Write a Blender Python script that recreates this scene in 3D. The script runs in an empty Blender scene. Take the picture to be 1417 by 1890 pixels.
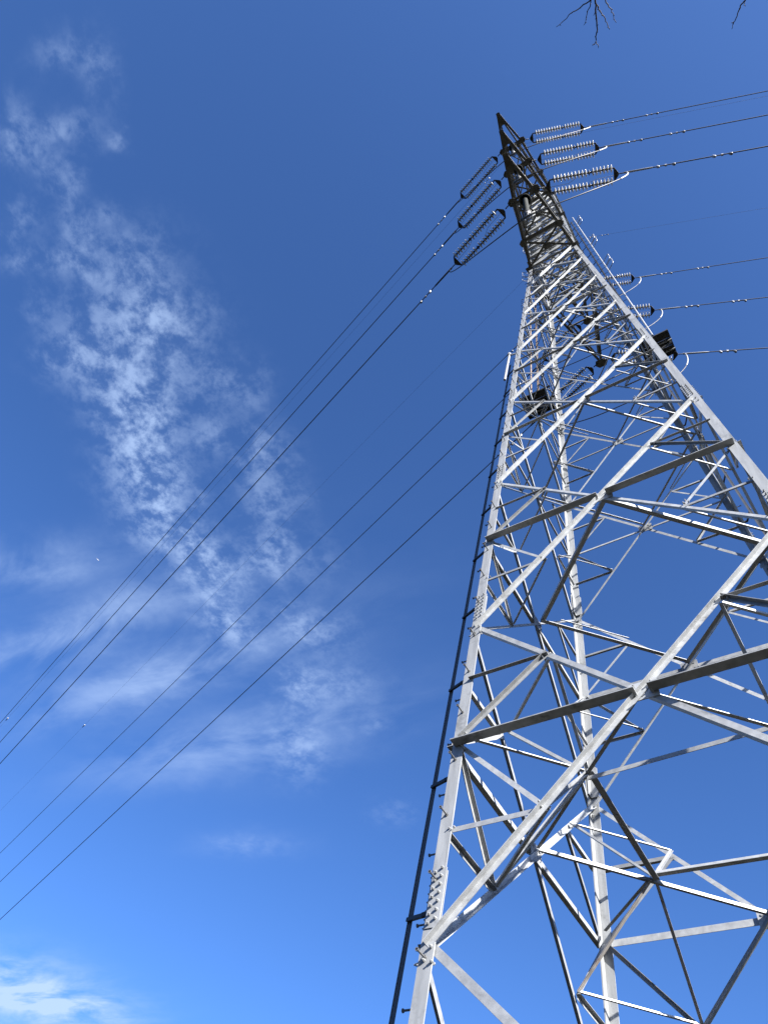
import bpy, bmesh, math, random
from mathutils import Vector, Matrix
random.seed(7)
R_ = math.radians
scn = bpy.context.scene
col = scn.collection

# ------------------------------------------------------------------ camera
cam_d = bpy.data.cameras.new('camera'); cam = bpy.data.objects.new('camera', cam_d); col.objects.link(cam)
CAM = Vector((1.1818, -7.8426, 1.6))
right = Vector((0.84688197, 0.51183314, 0.14428363)); up = Vector((0.37544416, -0.76763091, 0.51940781)); back = Vector((0.3766067, -0.38570666, -0.84225754))
cam.matrix_world = Matrix(((right.x, up.x, back.x, CAM.x), (right.y, up.y, back.y, CAM.y), (right.z, up.z, back.z, CAM.z), (0, 0, 0, 1)))
cam_d.sensor_fit = 'HORIZONTAL'; cam_d.sensor_width = 36.0; cam_d.lens = 1306.439 / 1417 * 36
cam_d.clip_start = 0.1; cam_d.clip_end = 30000
scn.camera = cam

# ------------------------------------------------------------------ sky, sun, exposure
SUN_EL, SUN_AZ = 28.8, 66.0            # azimuth measured from the front face's normal (-y) towards +x
sv = Vector((math.sin(R_(SUN_AZ)) * math.cos(R_(SUN_EL)), -math.cos(R_(SUN_AZ)) * math.cos(R_(SUN_EL)), math.sin(R_(SUN_EL))))
world = bpy.data.worlds.new('World'); scn.world = world; world.use_nodes = True
nt = world.node_tree; nt.nodes.clear(); N = nt.nodes.new; LK = nt.links.new
wout = N('ShaderNodeOutputWorld'); bg = N('ShaderNodeBackground'); LK(bg.outputs[0], wout.inputs[0])
sky = N('ShaderNodeTexSky'); sky.sky_type = 'NISHITA'; sky.sun_disc = False
sky.sun_elevation = R_(SUN_EL); sky.sun_rotation = math.atan2(sv.x, sv.y)
sky.altitude = 0; sky.air_density = 0.8; sky.dust_density = 1.0; sky.ozone_density = 10.0
bg.inputs[1].default_value = 0.05
# thin cloud layer: direction -> point on a level layer overhead (x/z, y/z), soft patches broken up by noise
PUFF = [(16.418, 16.478, 12.486, -29.817, 49.033, 1.069, 0.404),
 (33.278, 32.0, 23.239, -14.554, 24.084, -0.01, 0.347),
 (23.101, 25.368, 20.793, -18.652, 31.36, -1.767, 0.462),
 (21.801, 22.07, 16.858, -26.678, 44.941, -2.836, 0.52),
 (20.623, 22.262, 17.994, -19.873, 33.744, -3.057, 0.462),
 (40.435, 37.993, 26.922, -37.036, 62.635, -4.808, 0.485),
 (29.75, 30.768, 23.968, -19.188, 32.882, -4.022, 0.289),
 (21.607, 23.525, 19.149, -19.725, 34.469, -6.498, 0.485),
 (29.586, 43.065, 25.044, -16.946, 20.903, -5.674, 0.416),
 (25.666, 25.323, 18.873, -15.684, 27.532, -5.61, 0.52),
 (38.275, 36.025, 25.574, -29.125, 50.725, -8.99, 0.347),
 (15.844, 17.03, 13.716, -26.252, 46.683, -11.515, 0.485),
 (26.491, 27.991, 22.219, -19.326, 35.105, -11.097, 0.289),
 (11.472, 22.99, 9.655, -34.598, 29.996, -18.741, 0.554),
 (13.28, 12.025, 8.173, -12.658, 22.455, -5.361, 0.531),
 (9.252, 8.486, 5.855, -11.614, 21.042, -6.475, 0.559),
 (13.057, 11.229, 7.157, -11.363, 20.75, -6.91, 0.559),
 (20.451, 20.703, 15.814, -10.429, 19.358, -7.456, 0.559),
 (10.621, 10.126, 7.288, -9.017, 16.736, -6.446, 0.523),
 (9.026, 8.034, 5.349, -7.882, 14.672, -5.782, 0.613),
 (17.34, 13.793, 7.851, -10.172, 19.183, -8.343, 0.361),
 (26.624, 20.097, 10.457, -12.097, 22.915, -10.285, 0.396),
 (13.292, 12.404, 8.724, -9.564, 18.226, -8.523, 0.66),
 (13.535, 11.996, 7.945, -7.985, 15.361, -7.623, 0.825),
 (12.96, 11.686, 7.902, -7.342, 14.453, -8.175, 1.045),
 (11.973, 10.475, 6.827, -8.004, 16.093, -10.106, 0.99),
 (14.527, 12.71, 8.283, -7.424, 15.267, -10.583, 0.902),
 (24.734, 19.933, 11.58, -13.694, 26.598, -13.979, 0.495),
 (16.981, 12.595, 6.34, -9.623, 18.943, -10.714, 0.605),
 (16.438, 11.98, 5.823, -7.934, 16.13, -10.65, 0.605),
 (9.955, 19.52, 1.013, -17.819, 8.873, -17.7, 0.77),
 (10.107, 18.904, 0.313, -15.673, 7.744, -15.939, 0.935),
 (11.12, 19.737, -0.488, -14.848, 7.171, -16.113, 0.935),
 (16.862, 13.01, 7.039, -9.741, 21.992, -20.84, 0.77),
 (15.33, 11.471, 5.872, -9.143, 19.428, -15.253, 0.462),
 (19.062, 13.649, 6.393, -8.51, 17.93, -13.655, 0.55),
 (19.542, 13.148, 5.306, -8.369, 17.783, -13.962, 0.22),
 (12.022, 18.938, -2.407, -18.972, 9.346, -19.468, 0.55),
 (15.298, 10.201, 4.018, -7.767, 17.536, -16.617, 0.44),
 (15.432, 10.712, 4.677, -6.621, 15.784, -17.129, 0.66),
 (14.816, 9.53, 3.375, -7.609, 18.086, -19.498, 0.385),
 (14.38, 10.026, 4.424, -4.09, 10.492, -13.213, 0.55),
 (29.186, 17.859, 5.297, -12.349, 30.735, -36.545, 0.275),
 (20.164, 12.003, 3.164, -7.287, 20.422, -29.67, 0.242),
 (8.396, 6.337, 3.297, -7.803, 23.079, -36.068, 0.242)]
STREAK = [(5.11, 4.365, 4.717, -5.668, 18.739, -11.369, 0.95),
 (3.693, 1.852, 3.253, -1.285, 19.517, -9.816, 1.05),
 (3.019, 1.394, 2.414, -0.491, 18.917, -11.743, 1.1),
 (2.082, 1.337, 1.564, -0.945, 5.229, -3.719, 0.16),
 (2.582, 1.442, 1.553, -1.45, 12.556, -11.915, 0.8),
 (5.469, 4.584, 5.458, -5.286, 23.248, -16.642, 0.5),
 (5.757, 0.039, 4.961, 3.946, 10.775, -5.446, 0.4),
 (2.905, 3.773, 1.586, -2.644, 3.627, -12.399, 3.0),
 (3.434, 3.743, 2.014, -3.05, 7.12, -19.581, 2.0),
 (5.776, 4.36, 2.269, -5.906, 17.466, -27.296, 0.2)]

tc = N('ShaderNodeTexCoord'); sep = N('ShaderNodeSeparateXYZ'); LK(tc.outputs['Generated'], sep.inputs[0])
def mth(op, a, b=None, c=None, clamp=False):
    n = N('ShaderNodeMath'); n.operation = op; n.use_clamp = clamp
    for i, v in enumerate((a, b, c)):
        if v is None: continue
        if isinstance(v, (int, float)): n.inputs[i].default_value = v
        else: LK(v, n.inputs[i])
    return n.outputs[0]
zz = mth('MAXIMUM', sep.outputs[2], 0.04)
qx = mth('DIVIDE', sep.outputs[0], zz); qy = mth('DIVIDE', sep.outputs[1], zz)
q0 = N('ShaderNodeCombineXYZ'); LK(qx, q0.inputs[0]); LK(qy, q0.inputs[1])
def noise(vec, scale, detail, rough, dist=0.0, off=(0, 0, 0), rot=0.0, stretch=(1, 1, 1)):
    mp = N('ShaderNodeMapping'); mp.inputs[1].default_value = off; mp.inputs[2].default_value = (0, 0, rot); mp.inputs[3].default_value = stretch
    LK(vec, mp.inputs[0]); n = N('ShaderNodeTexNoise'); n.inputs['Scale'].default_value = scale; n.inputs['Detail'].default_value = detail
    n.inputs['Roughness'].default_value = rough; n.inputs['Distortion'].default_value = dist; LK(mp.outputs[0], n.inputs[0]); return n
wn = noise(q0.outputs[0], 14, 4, .6)
ws = N('ShaderNodeVectorMath'); ws.operation = 'MULTIPLY_ADD'; LK(wn.outputs['Color'], ws.inputs[0]); ws.inputs[1].default_value = (.07, .07, 0); ws.inputs[2].default_value = (-.035, -.035, 0)
wa = N('ShaderNodeVectorMath'); wa.operation = 'ADD'; LK(ws.outputs[0], wa.inputs[0]); LK(q0.outputs[0], wa.inputs[1])
wsep = N('ShaderNodeSeparateXYZ'); LK(wa.outputs[0], wsep.inputs[0])
q1 = N('ShaderNodeCombineXYZ'); LK(wsep.outputs[0], q1.inputs[0]); LK(wsep.outputs[1], q1.inputs[1]); q1.inputs[2].default_value = 1.0
def patches(rows):
    acc = None
    for a, b, c, d, e, f, amp in rows:
        v1 = N('ShaderNodeVectorMath'); v1.operation = 'DOT_PRODUCT'; LK(q1.outputs[0], v1.inputs[0]); v1.inputs[1].default_value = (a, b, c)
        v2 = N('ShaderNodeVectorMath'); v2.operation = 'DOT_PRODUCT'; LK(q1.outputs[0], v2.inputs[0]); v2.inputs[1].default_value = (d, e, f)
        s = mth('MULTIPLY', v1.outputs['Value'], v1.outputs['Value']); s = mth('MULTIPLY_ADD', v2.outputs['Value'], v2.outputs['Value'], s)
        g = mth('POWER', 0.3679, s)
        acc = mth('MULTIPLY', g, amp) if acc is None else mth('MULTIPLY_ADD', g, amp, acc)
    return acc
pf = patches(PUFF); stv = patches(STREAK)
n1 = noise(q0.outputs[0], 23, 13, .63, .12, (3.1, 1.7, 0))
n3 = noise(q0.outputs[0], 75, 8, .65, .3, (1.3, 5.1, 0))
n2 = noise(q0.outputs[0], 4.5, 9, .58, .35, (7.3, 2.2, 0), rot=R_(-32), stretch=(.7, 1.6, 1))
def ramp(v, lo, hi):
    m = N('ShaderNodeMapRange'); m.interpolation_type = 'SMOOTHSTEP'; LK(v, m.inputs[0])
    m.inputs[1].default_value = lo; m.inputs[2].default_value = hi; return m.outputs[0]
nn = mth('MULTIPLY_ADD', n3.outputs['Fac'], .18, mth('MULTIPLY', n1.outputs['Fac'], .82))
d1 = mth('MULTIPLY', mth('MINIMUM', pf, 1.25), mth('MULTIPLY_ADD', ramp(nn, .39, .65), .93, .07))
d2 = mth('MULTIPLY', stv, ramp(n2.outputs['Fac'], .3, .68))
dens = mth('MULTIPLY_ADD', d1, .56, mth('MULTIPLY', d2, .5), clamp=True)
tint = N('ShaderNodeMix'); tint.data_type = 'RGBA'; tint.blend_type = 'MULTIPLY'; tint.inputs[0].default_value = 1.0; LK(sky.outputs[0], tint.inputs[6]); tint.inputs[7].default_value = (.96, 1.02, 1.10, 1)   # the camera's slightly blue white balance
mixc = N('ShaderNodeMix'); mixc.data_type = 'RGBA'; LK(mth('MINIMUM', dens, .9), mixc.inputs[0]); LK(tint.outputs[2], mixc.inputs[6])
mixc.inputs[7].default_value = (2.4, 3.2, 4.75, 1)
LK(mixc.outputs[2], bg.inputs[0])

sun_d = bpy.data.lights.new('sun', 'SUN'); sun = bpy.data.objects.new('sun', sun_d); col.objects.link(sun)
sun_d.energy = 5.0; sun_d.angle = R_(0.53); sun_d.color = (1.0, 0.965, 0.915)
sun.rotation_euler = sv.to_track_quat('Z', 'Y').to_euler(); sun.location = sv * 60
vs = scn.view_settings; vs.view_transform = 'Standard'; vs.look = 'None'; vs.gamma = 1.0; vs.exposure = 2.3
try: vs.use_curve_mapping = False
except Exception: pass
scn.render.film_transparent = False
# ------------------------------------------------------------------ materials
def mat(name, base, rough=.5, metal=0.0, var=.12, scale=6.0, tint=None, tint_amt=0.0, tint_scale=3.0, bump=0.0, streak=False, spec=.5, vary=0.0):
    m = bpy.data.materials.new(name); m.use_nodes = True; t = m.node_tree; b = t.nodes['Principled BSDF']; n = t.nodes.new; l = t.links.new
    b.inputs['Roughness'].default_value = rough; b.inputs['Metallic'].default_value = metal
    try: b.inputs['Specular IOR Level'].default_value = spec
    except Exception: pass
    c = n('ShaderNodeTexCoord'); nz = n('ShaderNodeTexNoise'); nz.inputs['Scale'].default_value = scale; nz.inputs['Detail'].default_value = 6; nz.inputs['Roughness'].default_value = .65
    if streak:
        mp = n('ShaderNodeMapping'); mp.inputs[3].default_value = (1, 1, .12); l(c.outputs['Object'], mp.inputs[0]); l(mp.outputs[0], nz.inputs[0])
    else: l(c.outputs['Object'], nz.inputs[0])
    cr = n('ShaderNodeValToRGB'); cr.color_ramp.elements[0].position = .3; cr.color_ramp.elements[1].position = .7
    cr.color_ramp.elements[0].color = tuple(x * (1 - var) for x in base) + (1,); cr.color_ramp.elements[1].color = tuple(min(1, x * (1 + var)) for x in base) + (1,)
    l(nz.outputs[0], cr.inputs[0]); out = cr.outputs[0]
    if tint:
        n2 = n('ShaderNodeTexNoise'); n2.inputs['Scale'].default_value = tint_scale; n2.inputs['Detail'].default_value = 7; n2.inputs['Roughness'].default_value = .7; l(c.outputs['Object'], n2.inputs[0])
        r2 = n('ShaderNodeMapRange'); r2.inputs[1].default_value = 1 - tint_amt; r2.inputs[2].default_value = min(1, 1 - tint_amt + .12); l(n2.outputs[0], r2.inputs[0])
        mx = n('ShaderNodeMix'); mx.data_type = 'RGBA'; l(r2.outputs[0], mx.inputs[0]); l(out, mx.inputs[6]); mx.inputs[7].default_value = tuple(tint) + (1,); out = mx.outputs[2]
    if vary:                                  # every bar left the zinc bath a little different
        oi = n('ShaderNodeObjectInfo'); rv = n('ShaderNodeMapRange'); rv.inputs[3].default_value = 1 - vary; rv.inputs[4].default_value = 1 + vary; l(oi.outputs['Random'], rv.inputs[0])
        sc = n('ShaderNodeVectorMath'); sc.operation = 'SCALE'; l(out, sc.inputs[0]); l(rv.outputs[0], sc.inputs['Scale']); out = sc.outputs[0]
    l(out, b.inputs['Base Color'])
    rr = n('ShaderNodeMapRange'); rr.inputs[3].default_value = max(0, rough - .12); rr.inputs[4].default_value = min(1, rough + .12); l(nz.outputs[0], rr.inputs[0]); l(rr.outputs[0], b.inputs['Roughness'])
    if bump:
        bp = n('ShaderNodeBump'); bp.inputs['Strength'].default_value = bump; bp.inputs['Distance'].default_value = .02; l(nz.outputs[0], bp.inputs['Height']); l(bp.outputs[0], b.inputs['Normal'])
    return m
M = dict(
    steel=mat('galvanised_steel', (0.232, 0.238, 0.243), .52, .35, .2, 9.0, (0.1127, 0.1127, 0.1096), .42, 3.0, vary=.3),
    leg=mat('galvanised_leg_steel', (0.215, 0.221, 0.225), .5, .25, .2, 12.0, (0.1275, 0.1304, 0.1304), .44, 2.2, streak=True),
    arm=mat('shaded_arm_steel', (0.08894, 0.08478, 0.07823), .65, .1, .25, 6.0, (0.05929, 0.04743, 0.03557), .46, 4.0),  # shade and brown ground bounce under the arms, put into their base colour
    bolt=mat('bolt_steel', (0.09486, 0.09486, 0.09486), .5, .3, .1, 20),
    rail=mat('shaded_rail_steel', (0.0504, 0.05336, 0.05929), .55, .2, .15, 5),  # leg's shadow and blue sky fill painted in as a dark slate base
    rust=mat('rusty_steel', (0.1304, 0.09486, 0.06522), .75, .1, .35, 5.0, (0.08894, 0.0415, 0.02075), .5, 5.0),
    stained=mat('rust_stained_steel', (.19, .175, .16), .6, .15, .25, 7.0, (.10, .055, .03), .46, 5.0),
    iron=mat('forged_iron', (0.02668, 0.02668, 0.02846), .55, .4, .3, 12),
    cap=mat('insulator_cap', (0.02075, 0.02075, 0.02253), .5, .3, .2, 15),
    porcelain=mat('white_porcelain', (0.2964, 0.2964, 0.2905), .12, 0, .04, 8),
    alu=mat('bright_aluminium', (0.2253, 0.2282, 0.2312), .45, .35, .08, 9),
    cable=mat('aluminium_cable', (0.02668, 0.02668, 0.03083), .55, .3, .15, 30),
    rubber=mat('grey_insulator_body', (0.02668, 0.02965, 0.02965), .8, 0, .1, 6, spec=.15),
    bark=mat('twig_bark', (0.02965, 0.02075, 0.01601), .85, 0, .35, 14, bump=.3),
    white=mat('white_paint', (0.2964, 0.2964, 0.2964), .4, 0, .03, 3),
    conc=mat('concrete', (0.2253, 0.2194, 0.2075), .9, 0, .15, 4, bump=.3),
    ground=mat('shaded_scrub_ground', (0.01304, 0.01186, 0.007115), .95, 0, .4, .6, (0.009486, 0.01186, 0.005336), .5, .25, bump=.6, spec=.1),  # shade put into the scrub's colour so less light bounces onto undersides
)
# ------------------------------------------------------------------ mesh helpers
class MB:
    def __init__(s): s.v = []; s.f = []; s.mi = []; s.cur = 0
    def add(s, vs, fs):
        o = len(s.v); s.v += [tuple(x) for x in vs]
        for f in fs: s.f.append(tuple(i + o for i in f)); s.mi.append(s.cur)
    def angle(s, p0, p1, n1, n2, b, t, b2=None):
        """L-section: corner runs p0->p1, one flange along n1, the other along n2"""
        b2 = b2 or b; p0 = Vector(p0); p1 = Vector(p1); d = (p1 - p0).normalized()
        n1 = Vector(n1); n1 = (n1 - d * n1.dot(d)).normalized(); n2 = Vector(n2); n2 = (n2 - d * n2.dot(d)); n2 = (n2 - n1 * n2.dot(n1)).normalized()
        pr = [(0, 0), (b, 0), (b, t), (t, t), (t, b2), (0, b2)]
        if n1.cross(n2).dot(d) < 0: pr = pr[::-1]
        vs = [p0 + n1 * x + n2 * y for x, y in pr] + [p1 + n1 * x + n2 * y for x, y in pr]
        s.add(vs, [(i, (i + 1) % 6, 6 + (i + 1) % 6, 6 + i) for i in range(6)] + [tuple(range(5, -1, -1)), tuple(range(6, 12))])
    def obox(s, c, ax, ay, az, hx, hy, hz):
        c = Vector(c); ax = Vector(ax).normalized() * hx; ay = Vector(ay).normalized() * hy; az = Vector(az).normalized() * hz
        if ax.cross(ay).dot(az) < 0: ax = -ax
        vs = [c + ax * i + ay * j + az * k for i in (-1, 1) for j in (-1, 1) for k in (-1, 1)]
        s.add(vs, [(0, 1, 3, 2), (4, 6, 7, 5), (0, 4, 5, 1), (2, 3, 7, 6), (0, 2, 6, 4), (1, 5, 7, 3)])
    def bar(s, p0, p1, w, h, upv=(0, 0, 1)):
        p0 = Vector(p0); p1 = Vector(p1); d = (p1 - p0).normalized(); u = Vector(upv); u = u - d * u.dot(d)
        if u.length < 1e-4: u = Vector((1, 0, 0)); u = u - d * u.dot(d)
        u.normalize(); s.obox((p0 + p1) / 2, d, d.cross(u), u, (p1 - p0).length / 2, w / 2, h / 2)
    def tube(s, pts, r, n=6, caps=True):
        pts = [Vector(p) for p in pts]; rs = r if isinstance(r, (list, tuple)) else [r] * len(pts); rings = []
        u = None; o = len(s.v); vs = []; fs = []
        for i, p in enumerate(pts):
            d = (pts[min(i + 1, len(pts) - 1)] - pts[max(i - 1, 0)]).normalized()
            if u is None: u = d.orthogonal().normalized()
            u = (u - d * u.dot(d)).normalized(); w = d.cross(u)
            vs += [p + (u * math.cos(2 * math.pi * k / n) + w * math.sin(2 * math.pi * k / n)) * rs[i] for k in range(n)]
        for i in range(len(pts) - 1):
            for k in range(n): fs.append((i * n + k, i * n + (k + 1) % n, (i + 1) * n + (k + 1) % n, (i + 1) * n + k))
        if caps: fs += [tuple(range(n - 1, -1, -1)), tuple(range((len(pts) - 1) * n, len(pts) * n))]
        s.add(vs, fs)
    def lathe(s, prof, p0, axis, n=16):
        """prof: list of (x along axis, r)"""
        p0 = Vector(p0); d = Vector(axis).normalized(); u = d.orthogonal().normalized(); w = d.cross(u); vs = []; fs = []
        for x, r in prof: vs += [p0 + d * x + (u * math.cos(2 * math.pi * k / n) + w * math.sin(2 * math.pi * k / n)) * max(r, 1e-4) for k in range(n)]
        for i in range(len(prof) - 1):
            for k in range(n): fs.append((i * n + k, i * n + (k + 1) % n, (i + 1) * n + (k + 1) % n, (i + 1) * n + k))
        s.add(vs, fs)
    def prism(s, poly, nrm, t):
        nrm = Vector(nrm).normalized(); poly = [Vector(p) for p in poly]; n = len(poly)
        a = sum(((poly[i] - poly[0]).cross(poly[(i + 1) % n] - poly[0]) for i in range(n)), Vector())
        if a.dot(nrm) < 0: poly = poly[::-1]
        vs = [p - nrm * t / 2 for p in poly] + [p + nrm * t / 2 for p in poly]
        s.add(vs, [tuple(range(n - 1, -1, -1)), tuple(range(n, 2 * n))] + [(i, (i + 1) % n, n + (i + 1) % n, n + i) for i in range(n)])
    def bolt(s, p, nrm, out=.05, inn=.03, r=.016):
        nrm = Vector(nrm).normalized(); p = Vector(p)
        s.tube([p - nrm * .001, p + nrm * .02], r * 1.25, 6); s.tube([p + nrm * .018, p + nrm * out], r * .72, 6)
        if inn: s.tube([p - nrm * .024, p - nrm * (.024 + inn * .6)], r * 1.25, 6)
    def build(s, name, ms, parent=None, smooth=False):
        me = bpy.data.meshes.new(name); me.from_pydata(s.v, [], s.f)
        ms = ms if isinstance(ms, (list, tuple)) else [ms]
        for m in ms: me.materials.append(m)
        if len(ms) > 1: me.polygons.foreach_set('material_index', s.mi)
        if smooth: me.polygons.foreach_set('use_smooth', [True] * len(me.polygons))
        me.update(); o = bpy.data.objects.new(name, me); col.objects.link(o)
        if parent: o.parent = parent
        return o
def tag(o, label=None, cat=None, group=None, kind=None):
    if label: o['label'] = label
    if cat: o['category'] = cat
    if group: o['group'] = group
    if kind: o['kind'] = kind
    return o
def empty(name, loc=(0, 0, 0), label=None, cat=None, group=None, parent=None):
    o = bpy.data.objects.new(name, None); col.objects.link(o); o.location = loc; o.empty_display_size = .2
    if parent: o.parent = parent
    return tag(o, label, cat, group)
def copy_tree(o, parent=None):
    c = o.copy(); col.objects.link(c); c.parent = parent
    for ch in o.children: copy_tree(ch, c)
    return c
V = Vector
# ------------------------------------------------------------------ ground
g = MB(); S = 6000.0; n = 24
for i in range(n + 1):
    for j in range(n + 1):
        x = (i / n * 2 - 1); y = (j / n * 2 - 1); g.v.append((x * abs(x) * S, y * abs(y) * S, 0.0))
for i in range(n):
    for j in range(n): a = i * (n + 1) + j; g.f.append((a, a + n + 1, a + n + 2, a + 1)); g.mi.append(0)
tag(g.build('ground', M['ground']), kind='structure')

# ------------------------------------------------------------------ tower
K = 0.0476827; W0 = 2.535709
LV = [0.75, 4.932, 9.335, 13.690, 17.960, 21.986, 26.037, 30.002]     # panel levels of the tapered body
ZW = 33.1                                                              # waist
def wid(z):
    if z <= ZW: return W0 - K * z + (0.045 if z > 31 else 0)
    if z <= 48.5: return 1.0 - .05 * (z - ZW) / (48.5 - ZW)
    return .95 - .5 * (z - 48.5) / 7.0
SG = {1: (-1, -1), 2: (1, -1), 3: (-1, 1), 4: (1, 1)}
OX, OY = .04, .0
def corner(g, z): s = SG[g]; return V((s[0] * (wid(z) + OX), s[1] * (wid(z) + OY), z))
# faces: outward normal, (low-left leg, low-right leg) seen from outside, horizontal direction
FACES = {'front': ((0, -1, 0), 1, 2), 'right': ((1, 0, 0), 2, 4), 'back': ((0, 1, 0), 4, 3), 'left': ((-1, 0, 0), 3, 1)}
def node(f, side, z):
    """point on the face's outer plane, on the bracing gauge line of its left (0) or right (1) leg"""
    nrm, a, b = FACES[f]; w = wid(z)
    ga = .04
    if f == 'front': return V(((-1 if side == 0 else 1) * (w - ga), -(w + OY), z))
    if f == 'back': return V(((1 if side == 0 else -1) * (w - ga), w + OY, z))
    if f == 'right': return V((w + OX, (-1 if side == 0 else 1) * (w - ga), z))
    return V((-(w + OX), (1 if side == 0 else -1) * (w - ga), z))
tower = empty('transmission_tower', (0, 0, 0), 'tall galvanised steel lattice power pylon with dark shaded crossarms near its top', 'pylon')
parts = {}     # kind -> list of (distance, MB)
def member(kind, mb, mid, ms='steel'): parts.setdefault(kind, []).append(((V(mid) - CAM).length, mb, ms))
def face_member(kind, f, p0, p1, b, outer=True, edge=+1, t=None, off=0.0):
    """angle lying in face f; edge=+1: standing flange on the upper edge, -1: on the lower edge"""
    nrm = V(FACES[f][0]); d = (p1 - p0).normalized(); e = nrm.cross(d).normalized()
    if e.z < 0: e = -e
    t = t or max(.006, b * .1); mb = MB(); o = nrm * (.003 + off) if outer else -nrm * (.024 + off)
    c = e * edge * b * .5
    mb.angle(p0 + o + c, p1 + o + c, -e * edge, nrm if outer else -nrm, b, t)
    if f == 'front' and p0.z < 24 and kind in ('redundant_brace', 'horizontal_strut'):     # end bolts
        up_o = nrm * (t + .003 + off) if outer else nrm * .003
        for q, sgn in ((p0, 1), (p1, -1)):
            for dist in (.035, .09): mb.bolt(q + d * sgn * dist + up_o, nrm, .032, 0, .009)
    member(kind, mb, (p0 + p1) / 2)
def lerp(a, b, t): return a + (b - a) * t
gus = []      # gusset plates (MB per joint)
for k in range(len(LV) - 1):
    za, zb = LV[k], LV[k + 1]
    wa, wb = wid(za), wid(zb); tx = wa / (wa + wb); zm = lerp(za, zb, tx)
    bd = (.066, .064, .064, .062, .06, .057, .055)[k]; bi = (.08, .066, .046, .042, .042, .04, .04)[k]; bh = (.13, .13, .115, .066, .06, .055, .052)[k]; br = (.058, .056, .042, .038, .036, .034, .034)[k]
    XP = {}; QP = {}
    for f in FACES:
        a0, b0, a1, b1 = node(f, 0, za), node(f, 1, za), node(f, 0, zb), node(f, 1, zb)
        X = lerp(a0, b1, tx); XP[f] = X
        ext = (b1 - a0).normalized() * .025
        face_member('diagonal_brace', f, a0 - ext, b1 + ext, bd, True, +1)
        ext = (b0 - a1).normalized() * .025
        face_member('diagonal_brace', f, a1 - ext, b0 + ext, bi, False, -1)
        am, bm = node(f, 0, zm), node(f, 1, zm)
        hd = (bm - am).normalized()
        he = 1 if f == 'back' else -1; hb = bh * {'front': 1, 'back': .7, 'left': .55, 'right': .5}[f]
        face_member('horizontal_strut', f, am - hd * .06, X - hd * .07, hb, True, he, off=.012)
        face_member('horizontal_strut', f, X + hd * .07, bm + hd * .06, hb, True, he, off=.012)
        Q = {'ul': lerp(X, a1, .5), 'ur': lerp(X, b1, .5), 'll': lerp(X, a0, .5), 'lr': lerp(X, b0, .5)}; QP[f] = Q
        for q, sd, m in (('ul', 0, am), ('ur', 1, bm), ('ll', 0, am), ('lr', 1, bm)):
            P = Q[q]; lg = node(f, sd, P.z); upper = q[0] == 'u'
            face_member('redundant_brace', f, lg, P, br, upper, -1 if upper else +1)
            face_member('redundant_brace', f, m + V((0, 0, .04 if upper else -.05)), P, br, upper, +1)
        # joint plates at the crossing
        mb = MB(); nr = V(FACES[f][0]); mb.obox(X + nr * -.008, hd, V((0, 0, 1)), nr, .15, .12, .006)
        for i in (-1, 1):
            for j in (-1, 1): mb.bolt(X + hd * .09 * i + V((0, 0, .06 * j)) + nr * .012, nr, .045, .02, .013)
        gus.append(mb)
    fl = list(FACES)
    for i in range(4):
        f, h = fl[i], fl[(i + 1) % 4]          # neighbours: right leg of f is left leg of h
        lift = V((0, 0, .017 * i)); n0, n1 = -V(FACES[f][0]) * .06 + lift, -V(FACES[h][0]) * .06 + lift
        pa, pb = XP[f] + n0, XP[h] + n1
        inward = (-(pa + pb) / 2); inward.z = 0
        mb = MB(); mb.angle(pa, pb, (0, 0, 1), -inward if k == 1 else inward, bh * (.34 if k == 1 else .62), .008); member('plan_brace', mb, (pa + pb) / 2)
        for q, r in (('ur', 'ul'), ('lr', 'll')):
            pa2, pb2 = QP[f][q] + n0, QP[h][r] + n1
            mb = MB(); mb.angle(pa2, pb2, (0, 0, 1), inward, br * .62, .006); member('corner_tie', mb, (pa2 + pb2) / 2)
        if k == 1:                              # the heavy panel: inner square and pyramids under its diamond
            Mi = (pa + pb) / 2 + V((0, 0, .014)); f3 = fl[(i + 2) % 4]
            Mn = (XP[h] + n1 + XP[f3] - V(FACES[f3][0]) * .06) / 2 + V((0, 0, .017 * (i + 1) + .05))
            mb = MB(); fr = (Mi + Mn).y < -1; mb.angle(Mi, Mn, (0, 0, -1) if fr else (0, 0, 1), V((0, 0, 0)) - V(((Mi + Mn).x, (Mi + Mn).y, 0)), bh * (.42 if fr else .6), .008); member('plan_brace', mb, (Mi + Mn) / 2)
            for q, r in (('ur', 'ul'), ('lr', 'll')):
                for tgt in (QP[f][q] + n0, QP[h][r] + n1):
                    mb = MB(); mb.angle(Mi + V((0, 0, .03)) + (tgt - Mi) * .04, tgt, (0, 0, 1), inward, br * .72, .007); member('corner_tie', mb, (Mi + tgt) / 2, 'stained' if f == 'back' and q == 'lr' else 'steel')
            lg = FACES[f][2]; tgt = corner(lg, Mi.z + .02) * 1; tgt.x *= .95; tgt.y *= .95
            mb = MB(); mb.angle(Mi + V((0, 0, .045)) + (tgt - Mi) * .03, tgt + V((0, 0, .03)), (0, 0, 1), inward.cross(V((0, 0, 1))), br * .8, .007); member('plan_brace', mb, (Mi + tgt) / 2)
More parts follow.
